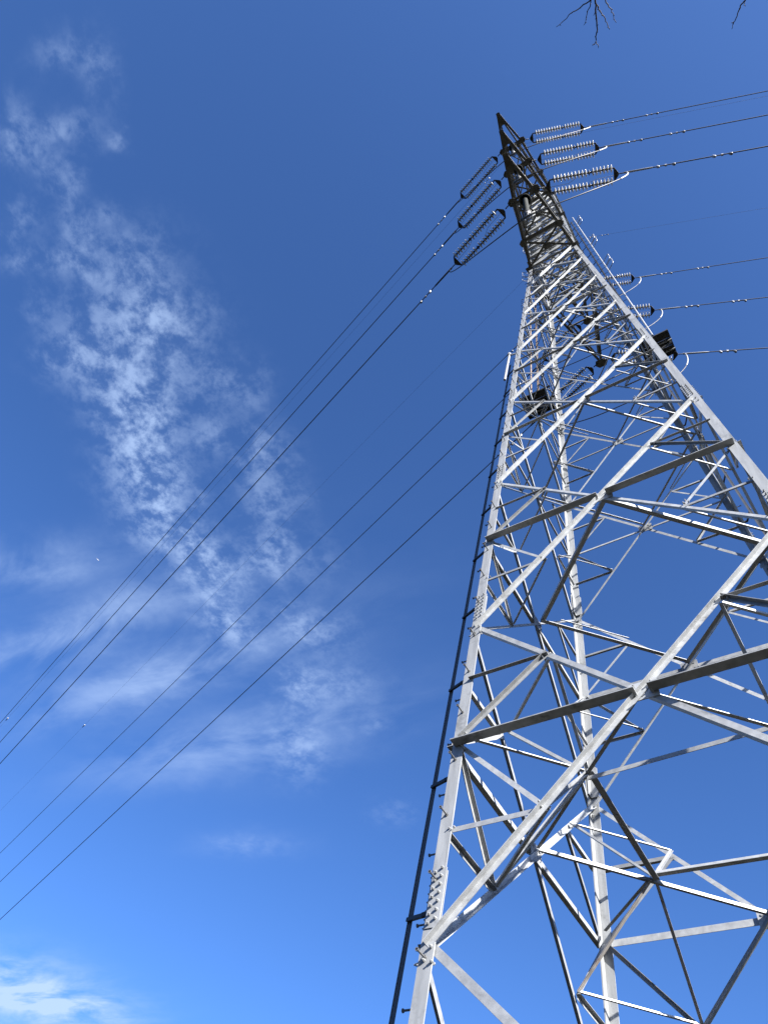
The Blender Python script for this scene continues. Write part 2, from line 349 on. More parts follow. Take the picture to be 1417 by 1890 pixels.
# narrow body between the waist and the peak
BL = [30.002, ZW, 35.0, 36.9, 38.85, 40.8, 42.7, 44.6, 46.55, 48.5, 50.4, 52.2, 53.9, 55.5]
for k in range(len(BL) - 1):
    za, zb = BL[k], BL[k + 1]
    for f in FACES:
        a0, b0, a1, b1 = node(f, 0, za), node(f, 1, za), node(f, 0, zb), node(f, 1, zb)
        face_member('diagonal_brace', f, a0, b1, .085, True, +1); face_member('diagonal_brace', f, a1, b0, .085, False, -1)
        face_member('horizontal_strut', f, a1, b1, .09, True, -1, off=.01)
        X = (a0 + b1) / 2; zm = X.z
        face_member('redundant_brace', f, node(f, 0, zm), node(f, 1, zm), .05, True, -1, off=.01)
    pa, pb = corner(1, zb), corner(4, zb); mb = MB(); mb.angle(pa * .97 + V((0, 0, zb * .03)), pb * .97 + V((0, 0, zb * .03)), (0, 0, 1), (1, -1, 0), .06, .006); member('plan_brace', mb, (pa + pb) / 2)
    pa, pb = corner(2, zb), corner(3, zb); mb = MB(); mb.angle(pa * .97 + V((0, 0, zb * .03 - .07)), pb * .97 + V((0, 0, zb * .03 - .07)), (0, 0, 1), (1, 1, 0), .06, .006); member('plan_brace', mb, (pa + pb) / 2)
for kind, lst in parts.items():
    lst.sort(key=lambda q: q[0])
    for dd, mb, ms in lst[:99 if len(lst) > 99 else 100]: mb.build(kind, M[ms], tower)
    if len(lst) > 99:
        rest = MB()
        for dd, mb, ms in lst[99:]: rest.add(mb.v, mb.f)
        tag(rest.build(kind, M['steel'], tower), kind='stuff')
for mb in gus: mb.build('joint_plate', M['steel'], tower)
# legs with splices, step bolts, footings
legs = {}
for g in SG:
    s = SG[g]; mb = MB(); zs = [-.2, ZW, 48.5, 55.5]
    for a, b in zip(zs[:-1], zs[1:]):
        bl = .142 if a < 30 else .115
        mb.angle(corner(g, a), corner(g, b), (-s[0], 0, 0), (0, -s[1], 0), bl, .016 if a < 30 else .012)
    for z in LV[1:]:                          # end bolts of the braces at each level
        for f in FACES:
            nr, a, b = FACES[f]
            if g not in (a, b): continue
            p = node(f, 0 if g == a else 1, z); nr = V(nr); h = nr.cross(V((0, 0, 1)))
            for dx, dz in ((-.03, -.03), (.03, .03), (-.05, -.16), (.03, -.14)): mb.bolt(p + h * dx + V((0, 0, dz)) + nr * .016, nr, .036, .02, .0115)
    lg = mb.build('leg', M['leg'], tower); legs[g] = lg
    for k, z in enumerate(LV[1:]):
        sp = MB(); z0, z1 = z + .14, z + .72
        c0, c1 = corner(g, z0), corner(g, z1); d = (c1 - c0).normalized()
        for ax, other in ((V((-s[0], 0, 0)), V((0, s[1], 0))), (V((0, -s[1], 0)), V((s[0], 0, 0)))):
            pc = (c0 + c1) / 2 + ax * .079 + other * .009
            nn = other - d * other.dot(d)
            sp.obox(pc, d, ax, nn, (c1 - c0).length / 2, .072, .007)
            sp.obox((c0 + c1) / 2 + ax * .088 - other * .024, d, ax, nn, (c1 - c0).length / 2 * .95, .058, .006)
            for r in range(7):
                for cc in (.045, .11):
                    zz = -.25 + r * .083 + (.04 if cc > .09 else 0)
                    sp.bolt((c0 + c1) / 2 + d * zz + ax * cc + other * .016, nn, .036, .02, .0115)
        sp.build('splice_plate', [M['leg']], lg)
    ft = MB(); c = corner(g, 0); ft.obox((c.x - s[0] * .1, c.y - s[1] * .1, .12), (1, 0, 0), (0, 1, 0), (0, 0, 1), .38, .38, .2); ft.build('footing', M['conc'], lg)
def stepbolt(lg, p, nrm, L=.15):
    mb = MB(); nrm = V(nrm); mb.tube([p - nrm * .02, p + nrm * L], .0095, 7); mb.tube([p + nrm * (L - .012), p + nrm * L], .018, 7); mb.tube([p + nrm * .002, p + nrm * .02], .02, 6)
    mb.build('step_bolt', M['bolt'], lg)
z = 2.3; i = 0
while z < 32.5:
    c = corner(1, z)
    if i % 2: stepbolt(legs[1], c + V((.055, 0, 0)), (0, -1, 0))
    else: stepbolt(legs[1], c + V((0, .09, 0)), (-1, 0, 0))
    z += .36; i += 1
z = 9.0; i = 0
while z < 15.5:
    c = corner(4, z)
    if i % 2: stepbolt(legs[4], c + V((-.055, 0, 0)), (0, 1, 0))
    else: stepbolt(legs[4], c + V((0, -.09, 0)), (1, 0, 0))
    z += .4; i += 1
# safety rails
def rail(g, off, z0, z1, lit_top=None):
    s = SG[g]; o = V(off); mb = MB(); p0, p1 = corner(g, z0) + o, corner(g, z1) + o; d = (p1 - p0).normalized()
    mb.angle(p0, p1, (-s[0], 0, 0), (0, 1, 0), .055, .007, .035)
    n = int((z1 - z0) / .045)
    for i in range(n):                        # the row of teeth along the rail's edge
        q = p0 + d * (i + .5) / n * (p1 - p0).length; mb.obox(q + V((-s[0] * .008, -.001, 0)), d, (1, 0, 0), (0, 1, 0), .011, .003, .004)
    r = mb.build('safety_rail', M['rail'], tower)
    z = z0 + .7
    while z < z1:
        b = MB(); c = corner(g, z); q = p0 + (p1 - p0) * ((z - z0) / (z1 - z0))
        b.bar(c + V((0, .1, 0)), c + V((s[0] * .12, .1, -.02)), .03, .04); b.bar(c + V((s[0] * .11, .1, -.02)), q + V((0, 0, .04)), .03, .035)
        b.build('rail_bracket', M['iron'], r); z += 1.55
    return r
rail(1, (-.36, .22, 0), 1.5, 21.8)
rail(4, (.26, -.14, 0), 2.0, 23.0)
pp = MB(); p0, p1 = corner(1, 19.9) + V((-.27, .0, 0)), corner(1, 22.0) + V((-.27, .0, 0)); pp.tube([p0, p1], .035, 8); pp.lathe([(-.02, .03), (0, .06), (.09, .06), (.11, .03)], p1, (0, 0, 1), 10)
pp.bar(p1, corner(1, 21.8), .04, .05); pp.build('rail_end_pipe', M['alu'], tower)
# ladders with handrails above the two rest platforms
def ladder(sx, m_rail, m_pipe):
    root = None
    def at(z, dx=0, dy=0): t = (z - 24) / 24.5; return V((sx * (2.02 - .62 * t + dx), .62 + .2 * t + dy, z))
    mb = MB(); mb.tube([at(24), at(48.6)], .028, 7); root = mb.build('ladder', m_pipe, tower)
    k = MB(); q = [at(24, -.16, .12), at(48.3, -.16, .12)]; k.angle(q[0], q[1], (-sx, 0, 0), (0, 1, 0), .07, .008)
    z = 24.2
    while z < 48.2: c = at(z, -.16, .12); k.tube([c + V((-.13, 0, 0)), c + V((.13, 0, 0))], .009, 5); z += .95
    k.build('climbing_rail', m_rail, root)
    b = MB(); z = 25
    while z < 48.4:
        w = wid(z); b.bar(at(z, -.16, .12), V((sx * (w + OX), w + .0, z - .35)), .03, .03); z += 1.9
    b.build('ladder_bracket', M['iron'], root)
    for z in (33.4, 38.6, 45.0):
        h = MB()
        for dz in (0, .95):
            a = at(z + dz, 0, 0); o = .5
            h.tube([a, a + V((sx * o * .55, -.22, 0)), a + V((sx * o * .6, -.24, .06)), a + V((sx * o * .6, -.24, .72)), a + V((sx * o * .55, -.22, .78)), a + V((0, 0, .78))], .015, 6)
        h.build('handrail_loop', M['alu'], root)
    # rest platform
    zp = 23.95; w = wid(zp); pl = MB(); x0, x1, y0, y1 = w + OX + .12, 2.45, .64, 1.40
    for i in range(3):
        y = y0 + (y1 - y0) * (i + .5) / 3; pl.obox((sx * (x0 + x1) / 2, y, zp), (1, 0, 0), (0, 1, 0), (0, 0, 1), (x1 - x0) / 2, (y1 - y0) / 6 - .006, .012)
    for y in (y0, (y0 + y1) / 2, y1): pl.bar((sx * (w - .02), y, zp - .05), (sx * x1, y, zp - .05), .05, .06)
    for x in (x0, x1): pl.bar((sx * x, y0, zp + .02), (sx * x, y1, zp + .02), .03, .12)
    pl.bar((sx * x1, (y0 + y1) / 2, zp - .06), (sx * (w + OX), (y0 + y1) / 2, zp - .75), .05, .05)
    pf = pl.build('rest_platform', M['iron'], tower)
    for yy in (.3, .62): rb = MB(); rb.bar((sx * (x0 + .25), y0 + yy, zp - .085), (sx * (x1 + .02), y0 + yy, zp - .085), .035, .06); rb.build('platform_rib', M['alu'], pf)
ladder(1, M['iron'], M['alu']); ladder(-1, M['rust'], M['rust'])
# ------------------------------------------------------------------ crossarms
def horiz_plate(poly, z, t=.014):
    mb = MB(); mb.prism([V((x, y, z)) for x, y in poly], (0, 0, 1), t); return mb
def hexa(cx, cy, r): return [(cx + r * math.cos(a), cy + r * math.sin(a)) for a in [math.pi / 3 * i + .3 for i in range(6)]]
def crossarm(name, z, ty, nd, s2, sy, b=.115, hub=False):
    xb = wid(z)
    root = empty(name, (0, 0, 0), parent=tower)
    if hub: pts = {s: [V((s * .10, ty, z)), V((s * (xb + OX - .02), sy * (xb + OY - .02), z))] for s in (-1, 1)}
    else: pts = {s: [V((s * .09, ty, z)), V((s * nd[0], nd[1], z)), V((s * s2[0], s2[1], z)), V((s * (xb + OX - .02), sy * (xb + OY - .02), z))] for s in (-1, 1)}
    for s in (-1, 1):
        mb = MB()
        for p, q in zip(pts[s][:-1], pts[s][1:]):
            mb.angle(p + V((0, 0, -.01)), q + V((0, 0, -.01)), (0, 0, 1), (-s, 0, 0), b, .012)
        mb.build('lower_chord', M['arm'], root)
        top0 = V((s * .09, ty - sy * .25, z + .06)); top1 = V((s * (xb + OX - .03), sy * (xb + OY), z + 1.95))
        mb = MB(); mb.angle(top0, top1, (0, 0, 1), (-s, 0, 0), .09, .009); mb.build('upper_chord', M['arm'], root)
        for p in pts[s][1:-1]:
            t = (p.y - top0.y) / (top1.y - top0.y); q = lerp(top0, top1, t); q.x = lerp(top0.x, top1.x, t)
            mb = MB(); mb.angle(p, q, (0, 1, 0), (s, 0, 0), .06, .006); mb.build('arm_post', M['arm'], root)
        if not hub:
            for p, t in ((pts[s][1], .72), (pts[s][2], .98)):
                mb = MB(); mb.angle(p, lerp(top0, top1, t), (0, 1, 0), (s, 0, 0), .055, .006); mb.build('arm_brace', M['steel'], root)
    def strut(p, q, w):
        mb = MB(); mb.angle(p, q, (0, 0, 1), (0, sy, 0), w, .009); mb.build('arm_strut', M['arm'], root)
    if hub:
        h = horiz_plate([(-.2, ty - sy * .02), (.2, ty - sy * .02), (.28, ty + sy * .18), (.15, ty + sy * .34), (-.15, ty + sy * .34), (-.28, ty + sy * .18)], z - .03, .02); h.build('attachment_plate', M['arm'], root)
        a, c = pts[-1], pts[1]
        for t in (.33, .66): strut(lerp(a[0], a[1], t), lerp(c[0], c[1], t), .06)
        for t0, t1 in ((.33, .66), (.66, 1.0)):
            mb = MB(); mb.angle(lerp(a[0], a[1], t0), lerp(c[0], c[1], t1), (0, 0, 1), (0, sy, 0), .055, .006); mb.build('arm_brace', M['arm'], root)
        return
    n0, n1 = pts[-1][1], pts[1][1]
    strut(n0, n1, .10); strut(n0 + V((0, -sy * .14, .02)), n1 + V((0, -sy * .14, .02)), .06)
    strut(pts[-1][2], pts[1][2], .15)
    for i, bb in ((1, .06), (2, .09)):
        for s in (-1, 1):
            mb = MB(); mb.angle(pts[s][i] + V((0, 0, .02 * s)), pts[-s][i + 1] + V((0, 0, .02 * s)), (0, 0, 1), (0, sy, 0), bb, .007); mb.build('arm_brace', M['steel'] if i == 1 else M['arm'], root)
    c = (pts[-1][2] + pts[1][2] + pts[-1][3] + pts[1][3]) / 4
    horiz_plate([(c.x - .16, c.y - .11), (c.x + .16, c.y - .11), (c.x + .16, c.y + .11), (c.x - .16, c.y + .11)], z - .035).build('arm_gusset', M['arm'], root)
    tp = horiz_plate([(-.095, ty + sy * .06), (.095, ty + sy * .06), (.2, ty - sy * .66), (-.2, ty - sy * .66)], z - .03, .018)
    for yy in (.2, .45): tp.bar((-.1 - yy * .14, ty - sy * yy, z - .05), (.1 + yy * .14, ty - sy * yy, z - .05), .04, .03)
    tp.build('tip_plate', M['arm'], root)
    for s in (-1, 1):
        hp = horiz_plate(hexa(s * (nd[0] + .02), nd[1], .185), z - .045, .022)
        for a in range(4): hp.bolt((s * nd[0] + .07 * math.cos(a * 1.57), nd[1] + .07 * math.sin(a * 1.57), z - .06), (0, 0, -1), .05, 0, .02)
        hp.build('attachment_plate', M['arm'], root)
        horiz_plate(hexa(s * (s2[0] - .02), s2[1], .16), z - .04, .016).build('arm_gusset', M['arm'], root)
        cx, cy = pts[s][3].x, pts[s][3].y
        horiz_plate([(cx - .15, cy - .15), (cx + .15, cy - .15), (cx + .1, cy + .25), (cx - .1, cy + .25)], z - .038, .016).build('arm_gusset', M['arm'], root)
crossarm('cross_arm', 33.1, -5.46, (.50, -3.75), (.83, -2.10), -1)
crossarm('cross_arm', 40.8, -5.88, (.56, -4.05), (.87, -2.25), -1)
crossarm('cross_arm', 48.5, -6.39, (.61, -4.50), (.86, -2.45), -1)
crossarm('cross_arm', 33.1, 4.04, None, None, 1, .11, True)
crossarm('cross_arm', 40.8, 4.46, None, None, 1, .11, True)
crossarm('cross_arm', 48.5, 4.75, None, None, 1, .11, True)
for sy, tip in ((-1, V((.22, -3.84, 55.5))), (1, V((.14, 3.2, 55.5)))):
    root = empty('earth_wire_arm', (0, 0, 0), parent=tower)
    for s in (-1, 1):
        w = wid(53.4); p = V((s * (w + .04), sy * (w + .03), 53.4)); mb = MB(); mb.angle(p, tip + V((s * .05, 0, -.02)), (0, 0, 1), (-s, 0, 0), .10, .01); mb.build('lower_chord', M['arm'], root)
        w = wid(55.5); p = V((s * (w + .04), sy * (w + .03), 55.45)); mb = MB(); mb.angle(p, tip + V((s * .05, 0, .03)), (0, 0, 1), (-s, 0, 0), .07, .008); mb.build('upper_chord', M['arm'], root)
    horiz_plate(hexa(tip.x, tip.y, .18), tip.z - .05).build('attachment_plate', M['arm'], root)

# ------------------------------------------------------------------ insulator strings (built once, copied)
def yoke(mb, xa, xb):
    """triangular plate with holes, apex at xa, base at xb"""
    s = 1 if xb > xa else -1
    prof = [(xa - s * .03, -.05), (xa - s * .03, .05), (xb, .255), (xb + s * .03, .255), (xb + s * .03, -.255), (xb, -.255)]
    for zz in (-.012, .012): mb.prism([V((x, y, zz)) for x, y in prof], (0, 0, 1), .012)
LSTR = 3.3
def make_string():
    r = empty('insulator_string', (0, 0, 0))
    ch = MB()
    for i in range(4): ch.lathe([(0, .012), (.02, .03), (.05, .03), (.07, .012)], (.02 + i * .07, 0, 0), (1, 0, 0), 8)
    ch.tube([(0, 0, 0), (.32, 0, 0)], .016, 6); ch.build('link_chain', M['iron'], r)
    y = MB(); yoke(y, .40, .52); y.build('yoke_plate', M['iron'], r)
    y = MB(); yoke(y, 3.09, 2.97); y.tube([(3.09, 0, 0), (3.34, 0, 0)], .022, 6); y.build('yoke_plate', M['iron'], r)
    d = MB(); d.lathe([(-.062, .0), (-.06, .038), (-.03, .052), (.0, .056)], (0, 0, 0), (1, 0, 0), 14); d.lathe([(.02, .03), (.075, .026), (.078, 0)], (0, 0, 0), (1, 0, 0), 8)
    d.cur = 1; d.lathe([(-.02, .045), (-.016, .085), (-.004, .124), (.010, .146), (.030, .148), (.036, .138), (.030, .112), (.044, .104), (.028, .09), (.042, .078), (.026, .062), (.03, .03)], (0, 0, 0), (1, 0, 0), 18)
    disc = d.build('insulator_disc', [M['cap'], M['porcelain']], None, True)
    f = MB(); f.lathe([(-.06, .02), (-.05, .05), (.0, .06), (.03, .055), (.07, .02)], (0, 0, 0), (1, 0, 0), 10); f.tube([(.0, 0, -.13), (.0, 0, .13)], .016, 6); f.tube([(0, -.1, 0), (0, .1, 0)], .016, 6)
    fit = f.build('mid_fitting', M['iron'], None, True)
    first = True
    for yy in (-.235, .235):
        rod = MB(); rod.tube([(.53, yy, 0), (2.97, yy, 0)], .018, 6); rod.tube([(.53, yy, 0), (.62, yy, 0)], .035, 6); rod.tube([(2.86, yy, 0), (2.96, yy, 0)], .03, 6); rod.build('pin_rod', M['cap'], r)
        for i in range(17):
            src = fit if i == 10 else disc
            c = src if (first and i in (0, 10)) else src.copy()
            if c is not src: col.objects.link(c)
            c.parent = r; c.location = (.70 + i * .134, yy, 0)
        first = False
    h = MB(); h.tube([(.55, .03, 0), (1.25, .02, .01), (1.42, -.06, .03), (1.5, -.12, .05)], .008, 5); h.build('arcing_horn', M['alu'], r)
    h = MB(); h.tube([(2.95, .03, 0), (2.3, .05, .01), (2.12, .1, .04), (2.05, .13, .06)], .008, 5); h.build('arcing_horn', M['alu'], r)
    for yy in (-.235, .235): sh = MB(); sh.tube([(2.98, yy, 0), (2.93, yy + .02, .1), (2.85, yy + .05, .16)], .012, 5); sh.build('arcing_horn', M['alu'], r)
    return r
proto = make_string()
# attachment point, azimuth, slope, length, where it hangs
WIRES = [
 ('nl', 1, (-.65, -4.54, 48.45), 162.80, 3.55), ('nl', 2, (-.62, -4.07, 40.75), 162.76, 3.50), ('nl', 3, (-.55, -3.77, 33.05), 162.82, 3.40),
 ('nr', 1, (.64, -4.47, 48.45), 19.54, 3.62), ('nr', 2, (.61, -4.02, 40.75), 19.26, 3.46), ('nr', 3, (.54, -3.73, 33.05), 19.06, 3.30),
 ('fl', 1, (-.08, 4.75, 48.45), 163.36, 3.25), ('fl', 2, (-.12, 4.53, 40.75), 163.26, 3.15), ('fl', 3, (-.10, 4.11, 33.05), 163.06, 3.05),
 ('fr', 1, (.08, 4.75, 48.45), 17.90, 3.55), ('fr', 2, (.08, 4.46, 40.75), 19.30, 3.52), ('fr', 3, (.08, 4.05, 33.05), 20.82, 3.30)]
SL = -.15
POS = {1: 'uppermost', 2: 'middle', 3: 'lowest'}
SLAB = {
 ('nl', 1): 'dark twin string of insulator discs, uppermost of three left of the pylon tip', ('nl', 2): 'dark twin string of insulator discs, middle of three left of the pylon tip',
 ('nl', 3): 'dark twin string of insulator discs, lowest and largest left of the pylon tip',
 ('nr', 1): 'white twin string of insulator discs, topmost of three reaching right from the pylon tip', ('nr', 2): 'white twin string of insulator discs, middle of three reaching right from the pylon tip',
 ('nr', 3): 'white twin string of insulator discs, lowest of three full strings right of the pylon tip',
 ('fl', 1): 'dark twin insulator string behind the dense lattice, highest of three there', ('fl', 2): 'dark twin insulator string seen through the lattice just above the one in the open bay',
 ('fl', 3): 'dark twin insulator string in the open bay behind the front bracing',
 ('fr', 1): 'short looking white insulator string emerging behind the right leg, highest of three', ('fr', 2): 'short looking white insulator string emerging behind the right leg, between two others',
 ('fr', 3): 'white insulator string mostly hidden behind the right leg and the rest platform'}
used = False; YOK = {}; DIRS = {}
def hdir(az): return V((math.cos(R_(az)), math.sin(R_(az)), 0))
for side, i, p, az, L in WIRES:
    o = copy_tree(proto) if used else proto; used = True
    h = hdir(az); d = (h + V((0, 0, SL))).normalized(); yv = V((0, 0, 1)).cross(h).normalized(); zv = d.cross(yv)
    o.matrix_world = Matrix.LocRotScale(V(p), Matrix((d, yv, zv)).transposed().to_quaternion(), V((L / LSTR, 1, 1)))
    tag(o, SLAB[(side, i)], 'insulator string', 'twin insulator strings on the crossarms')
    YOK[(side, i)] = V(p) + d * L; DIRS[(side, i)] = (h, d)

# ------------------------------------------------------------------ conductors
def wpt(p, h, s, s0=60.): return V(p) + h * s + V((0, 0, SL * s + .00075 * max(0, s - s0) ** 2))
CL = {('nl', 1): 'thick dark power line at lower left, uppermost of all the left wires', ('nl', 2): 'thick dark power line at lower left, second of the upper left three', ('nl', 3): 'thick dark power line at lower left, third and lowest of the upper three',
 ('nr', 1): 'power line leaving right from the topmost white insulators', ('nr', 2): 'power line leaving right from the middle white insulators', ('nr', 3): 'power line leaving right from the lowest white insulators of the tip',
 ('fl', 1): 'dark power line ending at the pale rail top beside the left leg', ('fl', 2): 'dark power line at lower left, between two below the thin earth wire', ('fl', 3): 'dark power line at lower left, lowest of all the wires',
 ('fr', 1): 'power line leaving right just above two others beside the right leg', ('fr', 2): 'power line leaving right between two others beside the right leg', ('fr', 3): 'lowest power line leaving right beside the rest platform'}
dampers = []
for side, i, p, az, L in WIRES:
    h, d = DIRS[(side, i)]; L_ = side[1] == 'l'; s1 = L * d.dot(h)
    ends = [s1 + .5] + [s1 + 1 + k * 3 for k in range(8)] + [30 + k * 10 for k in range(15 if L_ else 11)]
    mb = MB(); mb.tube([wpt(p, h, s, 70 if L_ else 20) for s in ends], .0215, 6)
    w = mb.build('power_line', M['cable'], None, True); tag(w, CL[(side, i)], 'power line', 'power lines strung from the crossarms')
    c = MB(); c.lathe([(0, .02), (.03, .04), (.95, .036), (1.05, .024)], wpt(p, h, s1 + .0), d, 10)
    c.build('dead_end_clamp', M['alu'] if not L_ else M['cable'], w, True)
# earth wires
EW = [((.22, -3.84, 55.45), 163.04, 'thin faint earth wire at left, running close beside the uppermost power line'), ((.22, -3.84, 55.45), 19.64, 'thin faint earth wire at right, just under the topmost power line'),
      ((.14, 3.2, 55.45), 163.56, 'thin faint earth wire at left, alone between the upper and lower three power lines'), ((.14, 3.2, 55.45), 18.54, 'very faint thin earth wire at right, alone between the two sets of lines')]
for p, az, lb in EW:
    h = hdir(az); L_ = az > 90; mb = MB(); mb.tube([wpt(p, h, s, 85 if L_ else 25) for s in [0, 2, 5, 10, 20, 30, 45, 60, 80, 100, 120, 150]], .0055, 5)
    tag(mb.build('earth_wire', M['cable'], None, True), lb, 'earth wire', 'thin earth wires from the peak')
# dampers
def make_damper():
    r = empty('vibration_damper', (0, 0, 0))
    c = MB(); c.obox((0, 0, -.035), (1, 0, 0), (0, 1, 0), (0, 0, 1), .035, .03, .06); c.build('damper_clamp', M['alu'], r)
    m = MB(); m.tube([(-.24, 0, -.1), (-.1, 0, -.085), (0, 0, -.08), (.1, 0, -.085), (.24, 0, -.1)], .007, 5); m.build('damper_cable', M['cable'], r)
    for s in (-1, 1):
        w = MB(); w.lathe([(-.07, .0), (-.068, .03), (-.03, .045), (.09, .05), (.115, .035), (.12, 0)], (s * .24, 0, -.1), (s * .35, 0, 1 if s < 0 else -1), 10); w.build('damper_weight', M['bolt'] if s > 0 else M['alu'], r, True)
    return r
dproto = make_damper(); dused = False
DL = [(('nl', 1), 5.0, 'small damper on the uppermost thick left wire'), (('nl', 2), 4.75, 'small damper on the second thick left wire'), (('nl', 3), 4.95, 'small damper on the third thick left wire'),
 (('fl', 1), 5.1, 'small pale damper on the wire beside the pale rail top at the left leg'), (('fl', 2), 5.0, 'small damper between the left leg and its rail'), (('fl', 3), 4.9, 'small damper inside the lattice on the lowest left wire'),
 (('nr', 1), 5.15, 'damper nearer the pylon on the topmost right wire'), (('nr', 1), 6.9, 'damper farther from the pylon on the topmost right wire'), (('nr', 2), 4.8, 'damper nearer the pylon on the second right wire'), (('nr', 2), 6.6, 'damper farther from the pylon on the second right wire'),
 (('nr', 3), 4.75, 'damper nearer the pylon on the third right wire'), (('nr', 3), 6.65, 'damper near the frame edge on the third right wire'), (('fr', 1), 5.1, 'damper nearer the pylon on the fourth right wire'), (('fr', 1), 7.1, 'damper farther from the pylon on the fourth right wire'),
 (('fr', 2), 5.05, 'damper nearer the pylon on the fifth right wire'), (('fr', 2), 7.2, 'damper near the frame edge on the fifth right wire'), (('fr', 3), 5.0, 'single damper on the lowest right wire')]
WD = {(s, i): (p, az) for s, i, p, az, L in WIRES}
def put_damper(p, h, s, lb, sc=1.0, s0=60):
    global dused
    o = copy_tree(dproto) if dused else dproto; dused = True
    d = (h + V((0, 0, SL))).normalized(); yv = V((0, 0, 1)).cross(h).normalized(); zv = d.cross(yv)
    o.matrix_world = Matrix.LocRotScale(wpt(p, h, s, s0), Matrix((d, yv, zv)).transposed().to_quaternion(), V((sc, sc, sc)))
    tag(o, lb, 'vibration damper', 'dampers clamped on the wires')
for key, s, lb in DL:
    p, az = WD[key]; put_damper(p, hdir(az), s, lb, 1.1, 70 if key[0][1] == 'l' else 20)
put_damper(EW[0][0], hdir(EW[0][1]), 2.9, 'tiny damper on the thin earth wire beside the left insulators', .8)
put_damper(EW[3][0], hdir(EW[3][1]), 2.1, 'tiny damper nearer the ladder on the faint right earth wire', .8)
put_damper(EW[3][0], hdir(EW[3][1]), 2.9, 'tiny damper farther from the ladder on the faint right earth wire', .8)
# small pale markers on the left earth wires
for (p, az, _), s, lb in ((EW[0], 68.5, 'small pale marker on the earth wire at the left frame edge'), (EW[2], 62.0, 'small pale marker on the lone earth wire at lower left')):
    h = hdir(az); c = wpt(p, h, s, 85); r = empty('wire_marker', c, lb, 'wire marker', 'pale markers on the earth wires')
    b = MB(); b.lathe([(-.1, 0), (-.08, .05), (0, .075), (.08, .05), (.1, 0)], (0, 0, .03), h, 12); b.build('marker_body', M['white'], r, True)
    b = MB(); b.tube([h * .12, h * .42], .035, 8); b.build('marker_clamp', M['iron'], r)

# ------------------------------------------------------------------ jumpers
def bez(a, b, c, d, n=26): return [a * (1 - t) ** 3 + b * 3 * t * (1 - t) ** 2 + c * 3 * t * t * (1 - t) + d * t ** 3 for t in [i / n for i in range(n + 1)]]
NAMES = {1: 'top', 2: 'middle', 3: 'lowest'}
for i, z, y in ((1, 48.5, -4.45), (2, 40.8, -4.02), (3, 33.1, -3.66)):
    zc = z - 4.45
    r = empty('jumper_insulator', (0, y, z), {1: 'dark grey post insulator hanging under the topmost near crossarm', 2: 'dark grey post insulator hanging under the second near crossarm', 3: 'dark grey post insulator hanging clear below the lowest near crossarm'}[i], 'post insulator', 'jumper insulators under the near crossarms')
    b = MB(); b.lathe([(0, .03), (-.15, .03), (-.17, .12), (-.2, .12)], (0, 0, 0), (0, 0, 1), 14); b.bar((-.5, 0, -.02), (.5, 0, -.02), .09, .07); b.build('hanger', M['arm'], r)
    b = MB(); b.lathe([(-.2, .09), (-.26, .12), (-.5, .22), (-.6, .23), (-.62, .2), (-.5, .15), (-.4, .1)], (0, 0, 0), (0, 0, 1), 20); b.build('grading_hood', M['rubber'], r, True)
    prof = [(-.3, .07)]; zz = -.4
    while zz > -3.95: prof += [(zz, .082), (zz - .03, .1), (zz - .045, .1), (zz - .06, .082)]; zz -= .09
    b = MB(); b.lathe(prof, (0, 0, 0), (0, 0, 1), 16); b.build('insulator_rod', M['rubber'], r, True)
    b = MB(); b.lathe([(-3.9, .1), (-4.0, .13), (-4.12, .13), (-4.2, .06), (-4.3, .04)], (0, 0, 0), (0, 0, 1), 14)
    b.tube([(.16 * math.cos(a), .16 * math.sin(a), -4.15) for a in [k * math.pi / 6 for k in range(13)]], .018, 6, False)
    b.bar((0, 0, -4.25), (0, 0, -4.45), .05, .05, (1, 0, 0)); b.tube([(-.28, 0, -4.45), (.28, 0, -4.45)], .05, 8); b.build('jumper_clamp', M['bolt'], r, True)
    C = V((0, y, zc))
    path = []
    for side, sg in (('nl', -1), ('nr', 1)):
        h, d = DIRS[(side, i)]; S0 = YOK[(side, i)] + d * .12; cp = bez(S0, S0 + V((sg * .1, .05, -1.5)), C + V((sg * 1.9, .15, -.35)), C)
        path.append(cp)
    mb = MB(); mb.tube(path[0] + path[1][::-1][1:], .021, 7)
    j = mb.build('jumper_cable', M['cable'], None, True); tag(j, {1: 'jumper cable looping under the topmost near crossarm', 2: 'jumper cable looping under the second near crossarm', 3: 'jumper cable crossing the lattice under the lowest near crossarm'}[i], 'jumper cable', 'jumper cables between the strings')
    t = MB(); t.tube(path[1][:9], [.031] * 8 + [.024], 8); t.build('terminal_lug', M['alu'], j, True)
for i, z, y in ((1, 48.5, 4.75), (2, 40.8, 4.46), (3, 33.1, 4.1)):
    a = YOK[('fl', i)] + DIRS[('fl', i)][1] * .12; b = YOK[('fr', i)] + DIRS[('fr', i)][1] * .12; C = V((0, y + .45, z - 4.3))
    p1 = bez(a, a + V((-.05, 0, -1.9)), C + V((-2.0, 0, -.05)), C); p2 = bez(b, b + V((.05, 0, -1.9)), C + V((2.0, 0, -.05)), C)
    mb = MB(); mb.tube(p1 + p2[::-1][1:], .021, 7); j = mb.build('jumper_cable', M['cable'], None, True)
    tag(j, {1: 'jumper cable curving down from the highest far insulators at right', 2: 'jumper cable curving down from the middle far insulators at right', 3: 'jumper cable curving through the open bay from the lowest far insulators'}[i], 'jumper cable', 'jumper cables between the strings')
    t = MB(); t.tube(p2[:8], [.031] * 7 + [.024], 8); t.build('terminal_lug', M['alu'], j, True)

